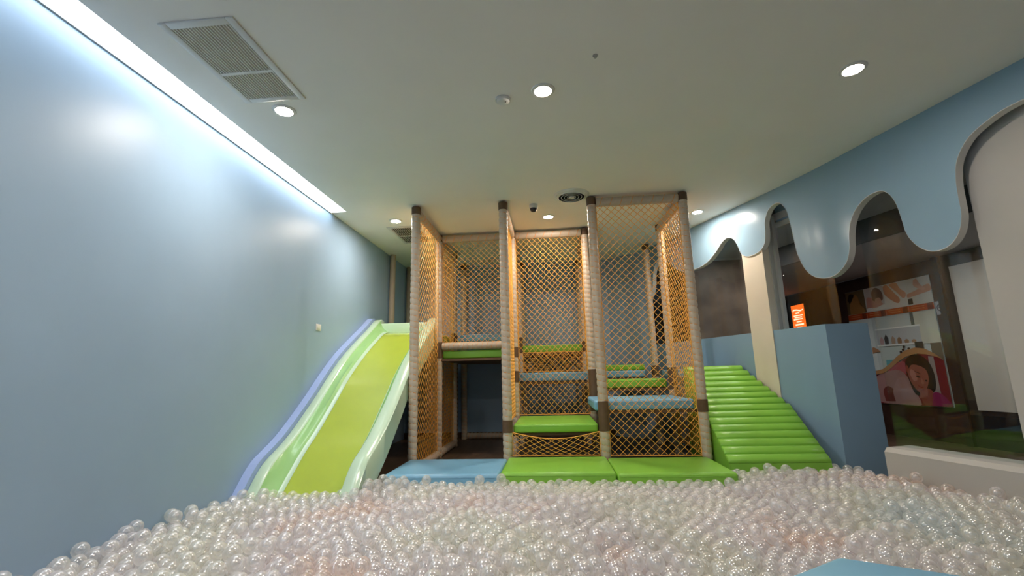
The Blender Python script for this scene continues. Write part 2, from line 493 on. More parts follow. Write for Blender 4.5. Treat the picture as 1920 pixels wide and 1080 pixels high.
printed('photo_arm', [(1.07, 1.80), (1.2, 1.83), (1.38, 1.89), (1.42, 1.86), (1.42, 1.80), (1.25, 1.77), (1.08, 1.75)], (.80, .60, .50))
printed('photo_hand', [(1.20, 1.98), (1.19, 1.90), (1.30, 1.82), (1.35, 1.84), (1.24, 1.92), (1.25, 1.99)], (.85, .66, .57))
printed('photo_towel', R4(1.07, 1.65, 1.14, 1.73), (.16, .16, .17), smooth=False)
for i, (a, b) in enumerate(cells):
    cb = printed('caption_bar', R4(a, 1.545, b, 1.635), (.74, .30, .12), smooth=False)
    printed('caption_square', R4(b - .09, 1.545, b - .015, 1.635), (.48, .20, .10), smooth=False)
    for k in range(2):
        printed('caption_line', R4(a + .04, 1.575 + .03 * k, b - .13, 1.582 + .03 * k), (.86, .56, .40), smooth=False)
# washroom scene
printed('scene_panel', R4(0.0, .75, .43, 1.54), (.86, .90, .90), smooth=False)
printed('scene_panel', R4(1.1, 1.1, 1.425, 1.54), (.82, .82, .76), smooth=False)
printed('scene_curtain', R4(1.06, 1.05, 1.11, 1.54), (.42, .44, .42), smooth=False)
printed('niche', R4(.47, 1.10, 1.17, 1.36), (.72, .75, .78), smooth=False)
printed('niche_frame', R4(.46, 1.10, 1.18, 1.125), (.94, .95, .95), smooth=False)
printed('niche_frame', R4(.46, 1.345, 1.18, 1.365), (.94, .95, .95), smooth=False)
for u, h, c in ((.55, .12, (.72, .58, .60)), (.63, .15, (.22, .22, .25)), (.74, .12, (.66, .56, .50)), (.84, .10, (.55, .42, .33)), (.95, .06, (.62, .50, .40)), (1.06, .05, (.68, .55, .45))):
    printed('niche_item', [(u - .03, 1.125), (u - .035, 1.125 + h * .6), (u, 1.125 + h), (u + .035, 1.125 + h * .6), (u + .03, 1.125)], c, smooth=False)
printed('dark_towel', R4(1.06, .92, 1.18, 1.13), (.22, .24, .24), smooth=False)
printed('patterned_towel', R4(1.28, .86, 1.425, 1.10), (.46, .42, .36), smooth=False)
for du, dz in ((0, 0), (.04, .03), (.09, .01), (.13, .04), (.06, .07)):
    printed('orchid', [(.82 + du, .98 + dz), (.85 + du, 1.0 + dz), (.84 + du, 1.02 + dz), (.81 + du, 1.01 + dz)], (.20, .18, .20))
printed('blue_towel', [(.56, .72), (.57, .90), (.72, .90), (.80, .88), (.82, .74)], (.36, .66, .72), smooth=False)
printed('tan_leaf', [(.36, 1.0), (.38, 1.10), (.50, 1.03), (.42, 1.02)], (.72, .55, .42))
# lower picture
printed('red_backdrop', [(.0, .27), (.0, .66), (.2, .64), (.4, .66), (.6, .74), (.78, .86), (.95, .94), (1.15, .97), (1.32, .93), (1.42, .86), (1.42, .27)], (.50, .14, .18), smooth=False)
printed('pink_cushion', [(.55, .66), (.60, .80), (.74, .86), (.86, .86), (.86, .70)], (.72, .36, .40))
printed('pale_curtain', [(1.18, .40), (1.22, .93), (1.29, .92), (1.30, .40)], (.62, .56, .55), smooth=False)
printed('shoulder', [(.28, .30), (.27, .55), (.36, .66), (.55, .73), (.75, .75), (.86, .66), (.92, .50), (1.0, .30), (.8, .27), (.5, .27)], (.68, .52, .52))
printed('shoulder_shade', [(.45, .30), (.44, .46), (.54, .52), (.64, .44), (.66, .32)], (.48, .24, .22))
printed('arm', [(.62, .28), (.60, .44), (.68, .60), (.80, .66), (.86, .56), (.94, .38), (.99, .27)], (.72, .56, .55))
printed('dark_hair', [(.86, .72), (.88, .88), (.98, .955), (1.10, .95), (1.21, .86), (1.26, .70), (1.25, .52), (1.18, .44), (1.0, .40), (.92, .46)], (.09, .06, .07))
printed('face', [(.88, .72), (.90, .60), (.97, .48), (1.05, .43), (1.12, .50), (1.17, .62), (1.16, .74), (1.08, .80), (.96, .82)], (.62, .36, .32))
printed('cheek_light', [(.91, .70), (.95, .60), (1.01, .62), (.99, .72), (.94, .76)], (.74, .50, .47))
printed('eye', [(.99, .665), (1.03, .645), (1.06, .645), (1.05, .66), (1.02, .672)], (.16, .08, .09))
printed('eye', [(1.11, .60), (1.14, .59), (1.15, .605), (1.13, .615)], (.16, .08, .09))
printed('eyebrow', [(.99, .735), (1.04, .715), (1.08, .69), (1.04, .705), (1.0, .722)], (.22, .11, .11))
printed('nose', [(1.07, .64), (1.10, .58), (1.08, .555), (1.055, .57)], (.70, .44, .40))
printed('mouth', [(1.0, .55), (1.04, .525), (1.085, .52), (1.05, .505), (1.01, .525)], (.56, .17, .20))
printed('ear', [(.88, .70), (.865, .78), (.89, .82), (.91, .76)], (.62, .30, .26))
printed('hand', [(1.01, .38), (1.04, .47), (1.12, .50), (1.20, .46), (1.18, .30), (1.06, .28)], (.58, .30, .27))
for k in range(4):
    printed('finger', [(1.0 + .03 * k, .37 + .012 * k), (1.02 + .03 * k, .455 + .012 * k), (1.04 + .03 * k, .455 + .01 * k), (1.025 + .03 * k, .37 + .01 * k)], (.66, .40, .36))
printed('magenta_cloth', [(1.16, .28), (1.20, .44), (1.30, .44), (1.40, .34), (1.41, .28)], (.58, .16, .36))
wav = [(.24, .745), (.36, .74), (.50, .77), (.62, .84), (.76, .94), (.90, 1.02), (1.06, 1.055), (1.20, 1.03), (1.32, .96), (1.42, .88)]
printed('tan_wave', wav + [(u, z - t) for (u, z), t in zip(wav[::-1], (.0, .04, .075, .085, .085, .08, .07, .06, .05, .035))], (.74, .55, .38), smooth=False)

# no smoking sign
ns = thing('no_smoking_sign', 'small white no smoking sign with barred circle beside the poster', 'sign', PW(1.50, 1.45, 0))
NI = Matrix.Translation(-Vector(PW(1.50, 1.45, 0)))
for nm, me_o in (('plate', pbox('plate', 1.435, 1.565, 1.46, 1.635, .0, .006, flat((.72, .72, .76)), ns)),):
    me_o.data.transform(NI)
V, F = [], []
for k in range(25):
    a = 2 * PI * k / 24
    for r in (.040, .052): V.append(NI @ Vector(PW(1.50 + r * math.cos(a), 1.55 + r * math.sin(a), .0072)))
for k in range(24): F.append((2 * k, 2 * k + 1, 2 * k + 3, 2 * k + 2))
link('ring', mk('ring', V, F, flat((.25, .22, .26))), ns)
def sgn(name, pts, o=.0074):
    link(name, mk(name, [NI @ Vector(PW(u, z, o)) for u, z in pts], [tuple(range(len(pts)))], flat((.25, .22, .26))), ns)
sgn('bar', [(1.468, 1.577), (1.476, 1.585), (1.533, 1.524), (1.525, 1.516)])
sgn('cigarette', [(1.472, 1.544), (1.528, 1.544), (1.528, 1.556), (1.472, 1.556)], .0071)

# kiosk with lit orange display
kb = PW(-1.25, ZF, .03)
ki = thing('display_board', 'black display board with glowing orange screen on the corridor wall beyond the counter', 'display', kb)
KI = Matrix.Translation(-Vector(kb))
def kbox(name, u0, u1, z0, z1, o0, o1, m_):
    o = pbox(name, u0, u1, z0, z1, o0, o1, m_, ki); o.data.transform(KI); return o
kbox('cabinet', -1.66, -.86, ZF, 2.06, .002, .05, 'black')
kbox('display', -1.27, -.93, 1.45, 1.985, .05, .054, 'screen_orange')
sw = [(-1.24, 1.87), (-1.21, 1.91), (-1.12, 1.905), (-1.03, 1.88), (-.95, 1.895), (-.95, 1.875), (-1.03, 1.855), (-1.12, 1.88), (-1.20, 1.885), (-1.21, 1.86)]
link('display_swirl', mk('display_swirl', [KI @ Vector(PW(u, z, .0575)) for u, z in sw], [tuple(range(len(sw)))], 'screen_white'), ki)
for u0, u1, z, h in ((-1.16, -1.06, 1.82, .025), (-1.22, -.98, 1.775, .02), (-1.20, -1.0, 1.74, .018), (-1.23, -.99, 1.705, .02), (-1.16, -1.02, 1.66, .018), (-1.20, -.98, 1.60, .03), (-1.16, -1.03, 1.56, .012), (-1.22, -.97, 1.53, .018)):
    kbox('display_text_line', u0, u1, z, z + h, .056, .058, 'screen_white')
for k in range(4):
    kbox('lettering', -1.475, -1.435, 1.70 + .038 * k, 1.727 + .038 * k, .05, .053, 'screen_white')
kbox('indicator', -1.50, -1.485, 1.94, 1.955, .05, .054, 'screen_white')

# ------------------------------------------------------------------ ceiling fittings
dl_me = lathe_me('lens', [(.0001, -.009), (.046, -.009), (.052, -.006), (.054, 0)], 'lamp', 32)
dl_weak = dl_me.copy(); dl_weak.materials.clear(); dl_weak.materials.append(MATS['lamp_weak'])
rim_me = lathe_me('trim_ring', [(.055, 0), (.055, -.008), (.06, -.011), (.078, -.006), (.082, 0)], 'plastic_white', 32)
for x, y, lab in ((-1.85, 2.838, 'bright round downlight beside the large ceiling grille'), (-1.86, 5.245, 'bright round downlight beside the small dark grille above the slide'),
                  (0.006, 2.83, 'bright round downlight in mid ceiling beside the smoke detector'), (.015, 5.38, 'bright round downlight between security camera and play frame'),
                  (2.02, 2.85, 'bright round downlight nearest the right drip wall'), (1.823, 5.49, 'bright round downlight above the green ramp beside the play frame'),
                  (-1.85, .35, None), (0, .35, None)):
    d = thing('downlight', lab or 'round recessed downlight behind the viewpoint out of the picture', 'light', (x, y, ZC), 'recessed ceiling downlights' if lab else 'downlights behind the viewpoint')
    ln = link('lens', dl_me if x < 2 else dl_weak, d); link('trim_ring', rim_me, d)

def grille(name, label, x0, x1, y0, y1, n, ysplit, void, fw=.045, q=1.0):
    g = thing(name, label, 'vent', ((x0 + x1) / 2, (y0 + y1) / 2, ZC))
    ox, oy = (x0 + x1) / 2, (y0 + y1) / 2
    x0, x1, y0, y1, ysplit = x0 - ox, x1 - ox, y0 - oy, y1 - oy, ysplit - oy
    box('backing', (x0 + .02, y0 + .02, -.003), (x1 - .02, y1 - .02, -.0005), void, g)
    for nm, a, b in (('frame_side', (x0, y0), (x0 + fw, y1)), ('frame_side', (x1 - fw, y0), (x1, y1)), ('frame_end', (x0 + fw, y0), (x1 - fw, y0 + fw)), ('frame_end', (x0 + fw, y1 - fw), (x1 - fw, y1))):
        box(nm, (*a, -.011), (*b, 0), 'plastic_white', g, .004, 2)
    box('cross_bar', (x0 + fw, ysplit - .012, -.0105), (x1 - fw, ysplit + .012, -.002), 'plastic_white', g)
    iw = x1 - x0 - 2 * fw
    for (ya, yb) in ((y0 + fw, ysplit - .012), (ysplit + .012, y1 - fw)):
        me = mk('slat', [(-.003, ya, -.009), (-.001, ya, -.004), (.004, ya, -.004), (.002, ya, -.009), (-.003, yb, -.009), (-.001, yb, -.004), (.004, yb, -.004), (.002, yb, -.009)],
                [(0, 3, 2, 1), (4, 5, 6, 7), (0, 1, 5, 4), (1, 2, 6, 5), (2, 3, 7, 6), (3, 0, 4, 7)], 'plastic_white')
        if q != 1: me.transform(Matrix.Diagonal((q, 1, 1, 1)))
        for k in range(n):
            link('slat', me, g, (x0 + fw + iw * (k + .5) / n, 0, 0))
mat('vent_back', (.42, .38, .32), .8, .2)
grille('return_air_grille', 'large white rectangular ceiling grille of fine slats near the light strip', -2.05, -1.62, 1.978, 2.715, 19, 2.41, 'vent_back')
grille('air_grille', 'small ceiling grille with dark slots half hidden behind the play frame post', -2.06, -1.62, 5.46, 6.20, 15, 5.85, 'dark_void', q=.7)

di = thing('air_diffuser', 'round white ceiling air diffuser of concentric rings', 'vent', (.272, 4.735, ZC))
link('backing', lathe_me('backing', [(.0001, -.002), (.17, -.002), (.17, 0)], 'dark_void', 40), di)
for k, r in enumerate((.042, .075, .108, .138)):
    link('ring', lathe_me('ring', [(r, -.026), (r + .026, -.008), (r + .029, -.009), (r + .003, -.029), (r, -.026)], 'plastic_white', 40), di)
link('hub', lathe_me('hub', [(.0001, -.034), (.03, -.033), (.034, -.012)], 'plastic_white', 32), di)
link('rim', lathe_me('rim', [(.160, -.004), (.163, -.016), (.170, -.017), (.190, -.004), (.191, 0)], 'plastic_white', 40), di)

sm = thing('smoke_detector', 'small white round smoke detector on the ceiling', 'detector', (-.276, 2.898, ZC))
link('base', lathe_me('base', [(.055, 0), (.055, -.012), (.0001, -.012)], 'plastic_white', 32), sm)
link('dome', lathe_me('dome', [(.048, -.012), (.045, -.02), (.036, -.026), (.015, -.029), (.0001, -.029)], 'plastic_white', 32), sm)
link('indicator', lathe_me('indicator', [(.005, -.024), (.004, -.032), (.0001, -.033)], 'black', 12), sm).location = (.018, -.01, 0)
sp = thing('sprinkler_head', 'tiny grey metal sprinkler cap on the ceiling', 'sprinkler', (.332, 2.52, ZC))
link('escutcheon', lathe_me('escutcheon', [(.016, 0), (.016, -.004), (.01, -.008), (.0001, -.008)], 'metal_grey', 20), sp)
link('nozzle', lathe_me('nozzle', [(.007, -.008), (.006, -.011), (.009, -.013), (.009, -.015), (.0001, -.016)], 'metal_grey', 16), sp)
cc = thing('security_camera', 'white dome security camera with dark lens on the ceiling', 'camera', (-.152, 4.96, ZC))
link('housing', lathe_me('housing', [(.05, 0), (.05, -.02), (.046, -.042), (.042, -.046), (.0001, -.046)], 'plastic_white', 32), cc)
link('dome', lathe_me('dome', [(.04, -.046), (.038, -.062), (.028, -.078), (.014, -.085), (.0001, -.087)], 'black', 32), cc)
swt = thing('wall_plate', 'small white switch plate on the left blue wall above the slide', 'switch', (XL, 4.71, 1.36))
box('plate', (0, -.05, -.035), (.01, .05, .035), 'plastic_white', swt, .003, 2)
box('rocker', (.01, -.035, -.022), (.014, .035, .022), 'plastic_white', swt, .002, 2)

# ------------------------------------------------------------------ play frame
PX = {'A': -1.47, 'B': -.485, 'C': .485, 'D': 1.455}
RY = [4.81, 5.885, 6.82, 7.60]
fm = thing('play_frame', 'soft play climbing frame of rope wrapped beige posts and orange nets', 'play structure', (0, 0, ZF))
def foam_me(name, L, r=.050, pitch=.062, bulge=.15, seg=16, per=6):
    n = int(L / pitch * per)
    V, F = [], []
    for i in range(n + 1):
        z = L * i / n
        for k in range(seg):
            th = k / seg
            ph = th + z / pitch
            rr = r * (1 - bulge + bulge * math.sqrt(abs(math.sin(PI * ph))))
            V.append((rr * math.cos(2 * PI * th), rr * math.sin(2 * PI * th), z))
    for i in range(n):
        for k in range(seg):
            k2 = (k + 1) % seg
            F.append((i * seg + k, i * seg + k2, (i + 1) * seg + k2, (i + 1) * seg + k))
    F += [tuple(range(seg))[::-1], tuple(n * seg + k for k in range(seg))]
    return mk(name, V, F, 'foam', True)
def cord_me(name, L, r=.050, pitch=.062, bulge=.15, rad=.0032):
    V, F, pts = [], [], []
    n = int(L / pitch * 12)
    for i in range(n + 1):
        z = L * i / n
        th = -z / pitch
        rr = r * (1 - bulge) + .0025
        pts.append((rr * math.cos(2 * PI * th), rr * math.sin(2 * PI * th), z))
    tube_pts(V, F, pts, rad, 3)
    return mk(name, V, F, 'cord', True)
cache = {}
def meshes(L, pitch):
    k = (round(L, 3), pitch)
    if k not in cache:
        cache[k] = (foam_me('post', L, pitch=pitch, bulge=.15 if pitch < .1 else .06), cord_me('cord', L, pitch=pitch, bulge=.15 if pitch < .1 else .06))
    return cache[k]
collar_cache = {}
def collar(parent, z0, z1, r=.0525):
    k = (round(z1 - z0, 3), r)
    if k not in collar_cache:
        h = z1 - z0
        collar_cache[k] = lathe_me('collar', [(r - .006, 0), (r, .004), (r, h - .004), (r - .006, h)], 'brown', 20)
    return link('collar', collar_cache[k], parent, (0, 0, z0))
def post(c, row, z0=0, collars=(), top=True):
    L = 2.69 - ZF - z0
    pm, cm = meshes(L, .062)
    p = link('post', pm, fm, (PX[c], RY[row], z0), (0, 0, random.uniform(0, 6)))
    link('cord', cm, p)
    if top: collar(p, L - .085, L + .005)
    for a, b in collars: collar(p, a - ZF - z0, b - ZF - z0)
    return p
post('A', 0); post('B', 0, collars=[(.235, .36)]); post('C', 0, collars=[(.24, .53)]); post('D', 0, collars=[(.41, .53)])
post('A', 1, collars=[(1.04, 1.25)]); post('B', 1, collars=[(.72, .86), (1.03, 1.16)]); post('C', 1, collars=[(.35, .86)]); post('D', 1, collars=[(.59, .86)])
post('A', 2, collars=[(1.3, 1.45)]); post('B', 2, collars=[(1.12, 1.36)]); post('C', 2, collars=[(1.12, 1.28)]); post('D', 2, collars=[(.74, .90)])
post('A', 3, collars=[(1.36, 1.5)]); post('B', 3); post('C', 3)
def beam(p0, p1, pitch=.075):
    p0, p1 = Vector(p0), Vector(p1)
    d = p1 - p0
    pm, cm = meshes(d.length, pitch)
    b = link('beam', pm, fm, p0 - Vector((0, 0, ZF)))
    b.rotation_euler = d.to_track_quat('Z', 'Y').to_euler()
    link('cord', cm, b)
def bX(c0, c1, row, z, pitch=.11): beam((PX[c0] + .05, RY[row], z), (PX[c1] - .05, RY[row], z), pitch)
def bY(c, r0, r1, z, pitch=.11): beam((PX[c], RY[r0] + .05, z), (PX[c], RY[r1] - .05, z), pitch)
ZT = 2.64
bX('A', 'B', 1, ZT); bX('B', 'C', 1, ZT); bX('C', 'D', 0, ZT)
bY('A', 0, 1, ZT); bY('B', 0, 1, ZT); bY('D', 0, 1, ZT); bY('A', 1, 2, ZT); bY('B', 1, 2, ZT); bY('C', 1, 2, ZT)
bX('A', 'B', 1, 1.195, .062)
bY('A', 0, 1, ZF + .045, .062); bY('A', 1, 2, ZF + .045, .062); bX('A', 'B', 3, ZF + .045, .062)

def net_me(name, o, U, V_, wu, wv, cu, cv_, sag=.012, r=.0033, mid=None):
    """diamond net over a rectangle o + u*U + v*V; cu, cv_ = diamond width and height; mid(u, v) moves a point inside the sheet"""
    o, U, V_ = Vector(o), Vector(U).normalized(), Vector(V_).normalized()
    N = U.cross(V_)
    verts, faces = [], []
    a, b = cu / 2, cv_ / 2
    nu, nv = wu / a, wv / b
    NU, NV = max(2, int(round(nu))), max(2, int(round(nv)))
    NU += NU % 2; NV += NV % 2
    a, b = wu / NU, wv / NV
    ph1, ph2 = random.uniform(0, 6), random.uniform(0, 6)
    def P(i, j):
        u, v = i * a, j * b
        env = math.sin(PI * min(1, max(0, u / wu))) * math.sin(PI * min(1, max(0, v / wv)))
        dn = sag * env * (1 + .5 * math.sin(5 * v + ph1) + .4 * math.sin(7 * u + ph2))
        du = .010 * env * math.sin(4.3 * v + ph2)
        dv = .012 * env * math.sin(5.1 * u + ph1)
        if mid: u, v = mid(u, v)
        return o + U * (u + du) + V_ * (v + dv) + N * dn
    for s in (1, -1):
        starts = []
        for i in range(0, NU + 1, 2):
            starts.append((i, 0))
        edge_i = 0 if s == 1 else NU
        for j in range(2, NV + 1, 2):
            starts.append((edge_i, j))
        for (i, j) in starts:
            pts = []
            while 0 <= i <= NU and j <= NV:
                pts.append(P(i, j)); i += s; j += 1
            if len(pts) > 1: tube_pts(verts, faces, pts, r, 3)
    border = [[P(i, 0) for i in range(NU + 1)], [P(i, NV) for i in range(NU + 1)], [P(0, j) for j in range(NV + 1)], [P(NU, j) for j in range(NV + 1)]]
    for bl in border: tube_pts(verts, faces, bl, r * 1.5, 4)
    return mk(name, verts, faces, 'net', True)
def net(o, U, V_, wu, wv, cu, cv_, **k):
    o = Vector(o) - Vector((0, 0, ZF))
    return link('net', net_me('net', o, U, V_, wu, wv, cu, cv_, **k), fm)
EX, EY, EZ = (1, 0, 0), (0, 1, 0), (0, 0, 1)
g = .05
def netX(c0, c1, row, z0, z1, cu, cv_, **k): net((PX[c0] + g, RY[row], z0), EX, EZ, PX[c1] - PX[c0] - 2 * g, z1 - z0, cu, cv_, **k)
def netY(c, r0, r1, z0, z1, cu, cv_, **k): net((PX[c], RY[r0] + g, z0), EY, EZ, RY[r1] - RY[r0] - 2 * g, z1 - z0, cu, cv_, **k)
TZ = 2.60
netY('A', 0, 1, ZF + .09, TZ, .07, .082, r=.0027); netY('A', 1, 2, ZF + .09, TZ, .07, .082, r=.0027)
netY('B', 0, 1, .32, TZ, .07, .082, r=.0027); netY('B', 1, 2, .86, TZ, .07, .082, r=.0027); netY('C', 1, 2, .86, TZ, .07, .082, r=.0027)
netX('A', 'B', 1, 1.24, TZ, .078, .072); netX('B', 'C', 1, .32, TZ, .075, .078)
netX('C', 'D', 0, .0, TZ, .078, .078, sag=.02); netY('D', 0, 1, .0, TZ, .07, .082, r=.0027)
netX('B', 'C', 2, .85, 1.13, .06, .06)
Wb = PX['C'] - PX['B'] - 2 * g
netX('B', 'C', 0, 0.01, .235, .085, .06, mid=lambda u, v: (u, v - (v / .225) * .065 * math.sin(PI * min(1, max(0, u / Wb)))))

# plywood decks under the padded levels
for a, b in (((-1.46, 5.86, 1.005), (-.50, 7.70, 1.033)), ((-.46, 5.90, .685), (.46, 6.85, .715)), ((-.46, 6.85, 1.09), (.46, 7.70, 1.125)),
             ((.51, 5.90, .58), (1.43, 6.83, .612)), ((.51, 6.84, .70), (1.35, 7.18, .732)), ((.51, 4.88, .40), (1.42, 5.84, .428)), ((-.44, 4.88, .195), (.44, 5.84, .223))):
    box('deck_board', (a[0], a[1], a[2] - ZF), (b[0], b[1], b[2] - ZF), 'brown', fm)
# plain poles on the slide platform
for y, lab in ((6.80, 'plain beige pole nearer the slide against the left blue wall'), (7.64, 'plain beige pole in the far left corner behind the slide')):
    q = thing('platform_pole', lab, 'pole', (XL + .06, y, 1.36), 'poles behind the slide')
    link('shaft', lathe_me('shaft', [(.042, 0), (.044, .01), (.044, ZC - 1.37), (.042, ZC - 1.362)], 'pole', 20), q)
    link('base_ring', lathe_me('base_ring', [(.049, .19), (.05, .20), (.05, .26), (.046, .27)], 'brown', 20), q)
sp_ = thing('slide_platform', 'green padded platform at the top of the slide', 'platform', (-1.98, 7.0, ZF))
box('deck', (-.50, -.64, 1.42 - ZF - .14), (.44, .64, 1.40 - ZF), 'pad_green', sp_, .02)
for dx in (-.38, .38):
    for dy in (-.56, .56):
        box('leg', (dx - .03, dy - .03, 0), (dx + .03, dy + .03, 1.28 - ZF), 'brown', sp_)

# ------------------------------------------------------------------ pads, steps and mats
def pad(name, label, cat, a, b, m_, group, bev=.022, seam=True):
    c = ((a[0] + b[0]) / 2, (a[1] + b[1]) / 2, a[2])
    t = thing(name, label, cat, c, group)
    L = lambda p: tuple(p[i] - c[i] for i in range(3))
    link('cover', box_me('cover', L(a), L(b), m_, bev, 4), t)
    if seam:
        V, F = [], []
        a2, b2 = L(a), L(b); z = b2[2] - bev * .9; e = .0006
        pts = [(a2[0] - e, a2[1] + bev, z), (a2[0] - e, b2[1] - bev, z)]
        for q in ([(a2[0] + bev, a2[1] - e, z), (b2[0] - bev, a2[1] - e, z)],): tube_pts(V, F, q, .0022, 4)
        tube_pts(V, F, pts, .0022, 4)
        link('seam', mk('seam', V, F, m_), t)
    return t
G1, G2 = 'entry mats in front of the play frame', 'padded steps inside the play frame'
pad('entry_mat', 'light blue entry mat at the front of the play frame beside the slide', 'mat', (-1.478, 4.0, ZF), (-.482, 4.745, 0), 'pad_blue', G1, .03)
pad('entry_mat', 'green entry mat between the blue mat and the other green mat', 'mat', (-.478, 4.0, ZF), (.482, 4.745, .012), 'pad_green', G1, .03)
pad('entry_mat', 'green entry mat below the tall front net beside the ramp', 'mat', (.487, 4.0, ZF), (1.44, 4.745, 0), 'pad_green', G1, .03)
pad('step_pad', 'low green step pad between the two middle front posts', 'step', (-.43, 4.84, .225), (.43, 5.835, .31), 'pad_green', G2)
pad('step_pad', 'light blue step pad behind the middle net above the low green step', 'step', (-.45, 5.95, .72), (.44, 6.76, .832), 'pad_blue', G2)
pad('step_pad', 'green step pad highest of the middle bay', 'step', (-.47, 6.88, 1.13), (.44, 7.54, 1.24), 'pad_green', G2)
pad('step_pad', 'light blue step pad behind the tall right front net', 'step', (.405, 4.875, .43), (1.40, 5.825, .53), 'pad_blue', G2)
pad('step_pad', 'green step pad just above the blue pad in the right bay', 'step', (.545, 5.945, .615), (1.40, 6.76, .725), 'pad_green', G2)
pad('step_pad', 'blue riser pad under a green pad deep in the right bay', 'step', (.50, 6.88, .735), (1.33, 7.2, .838), 'pad_blue', G2)
pad('step_pad', 'green pad lying on the blue riser deep in the right bay', 'step', (.50, 6.88, .84), (1.33, 7.2, .922), 'pad_green', G2)
pad('step_pad', 'green platform pad under the beam beside the dark passage', 'step', (-1.42, 5.90, 1.035), (-.535, 6.74, 1.14), 'pad_green', G2)
pad('step_pad', 'light blue pad seen through the left bay net above the dark passage', 'step', (-1.40, 6.90, 1.32), (-.545, 7.52, 1.435), 'pad_blue', G2)
rp = thing('landing_pad', 'blue landing pad at the top of the green ramp', 'platform', (1.6, 6.2, .74))
link('cover', prism_me('cover', [(-.08, -.55), (.45, -.55), (.03, .50), (-.08, .50)], 0, .09, 'pad_blue', .015), rp)

# hexagonal block near the camera
hx = thing('foam_block', 'blue hexagonal foam block corner at the bottom edge among the balls', 'foam block', (1.125, 1.64, ZF))
hp = [(.46 * math.cos(math.radians(94 + 60 * k)), .46 * math.sin(math.radians(94 + 60 * k))) for k in range(6)]
link('cover', prism_me('cover', hp, 0, .07 - ZF, 'pad_blue', .035), hx)

# ------------------------------------------------------------------ ramp of green rolls
ra = thing('roller_ramp', 'green padded climbing ramp of horizontal rolls against the blue counter', 'ramp', (1.98, 5.0, ZF))
RX0 = 1.515
def ramp_x1(y): return min(WX(y) - .012, 2.385)
NR = 15
ry = [5.6 - .078 * i for i in range(NR + 1)]
rz = [.849 - .057 * i for i in range(NR + 1)]
for i in range(NR):
    ya, za, yb, zb = ry[i], rz[i], ry[i + 1], rz[i + 1]
    ym, zm = (ya + yb) / 2, (za + zb) / 2
    L = math.hypot(ya - yb, za - zb)
    V, F = [], []
    n = 9
    # half-round roll on the incline
    tx, tz = (yb - ya) / L, (zb - za) / L
    nx_, nz_ = tz, -tx           # up-facing normal
    if nz_ < 0: nx_, nz_ = -nx_, -nz_
    secs = 8
    x0 = RX0
    for s in range(secs + 1):
        f = s / secs
        e = 1.0
        for k in range(n):
            a = PI * k / (n - 1)
            c = -math.cos(a) * L * .5
            h = math.sin(a) ** .7 * .026 * (1 if 0 < s < secs else .55)
            yy = ym + tx * c + nx_ * h
            zz = zm + tz * c + nz_ * h
            x1 = ramp_x1(ym)
            inset = .006 if s == 0 else (-.006 if s == secs else 0)
            ff = {0: 0, secs: 1}.get(s, (s - 1) / (secs - 2) * .98 + .01)
            V.append((x0 + (x1 - x0) * ff - 1.98, yy - 5.0, zz - ZF))
    for s in range(secs):
        for k in range(n - 1):
            F.append((s * n + k, s * n + k + 1, (s + 1) * n + k + 1, (s + 1) * n + k))
    F += [tuple(range(n)), tuple(secs * n + k for k in range(n))[::-1]]
    me = mk('roll', V, F, 'pad_green', True)
    bm = bmesh.new(); bm.from_mesh(me); bmesh.ops.recalc_face_normals(bm, faces=bm.faces); bm.to_mesh(me); bm.free()
    me.set_sharp_from_angle(angle=math.radians(60))
    link('roll', me, ra)
# wedge body below the rolls
V, F = [], []
side = [(ry[0], rz[0] - .004), (ry[-1], rz[-1] - .004), (ry[-1], ZF), (ry[0], ZF)]
for xa in (RX0, None):
    for y, z in side:
        V.append(((RX0 + .002 if xa else ramp_x1(y) - .002) - 1.98, y - 5.0, z - ZF))
F = [(0, 1, 2, 3), (7, 6, 5, 4), (0, 4, 5, 1), (1, 5, 6, 2), (2, 6, 7, 3), (3, 7, 4, 0)]
link('wedge', mk('wedge', V, F, 'pad_green'), ra)

# ------------------------------------------------------------------ slide
sl = thing('slide', 'wavy plastic slide with lime bed and pale green rails beside the blue wall', 'slide', (-1.98, 4.8, ZF))
RAIL = [(3.50, -.17), (3.56, -.10), (3.63, -.01), (3.72, .09), (3.80, .155), (3.92, .215), (4.06, .285), (4.20, .372), (4.38, .50), (4.57, .642), (4.75, .79), (4.95, .945), (5.13, 1.07), (5.35, 1.20), (5.60, 1.335), (5.85, 1.47), (6.0, 1.56), (6.08, 1.597), (6.16, 1.605), (6.24, 1.57), (6.34, 1.50)]
BED = [(3.45, -.172), (3.62, -.14), (3.73, -.05), (3.86, .06), (4.02, .19), (4.2, .31), (4.37, .44), (4.6, .625), (4.81, .80), (5.08, .98), (5.35, 1.14), (5.6, 1.27), (5.80, 1.365), (5.95, 1.405), (6.08, 1.412)]
rc, bc = catmull(RAIL, 5), catmull(BED, 5)
def rz_(y): return float(np.interp(y, rc[:, 0], rc[:, 1]))
def bz_(y): return float(np.interp(y, bc[:, 0], bc[:, 1]))
SO = Vector((-1.98, 4.8, ZF))
def sweep(name, ys, secf, m_, close=False):
    V, F = [], []
    k = None
    for y in ys:
        s = secf(y); k = len(s)
        for x, z in s: V.append(tuple(Vector((x, y, z)) - SO))
    for i in range(len(ys) - 1):
        for j in range(k if close else k - 1):
            j2 = (j + 1) % k
            F.append((i * k + j, i * k + j2, (i + 1) * k + j2, (i + 1) * k + j))
    if close: F += [tuple(range(k))[::-1], tuple((len(ys) - 1) * k + j for j in range(k))]
    me = mk(name, V, F, m_, True)
    bm = bmesh.new(); bm.from_mesh(me); bmesh.ops.recalc_face_normals(bm, faces=bm.faces); bm.to_mesh(me); bm.free()
    me.set_sharp_from_angle(angle=math.radians(50))
    return link(name, me, sl)
ysl = list(np.linspace(3.5, 6.34, 72))
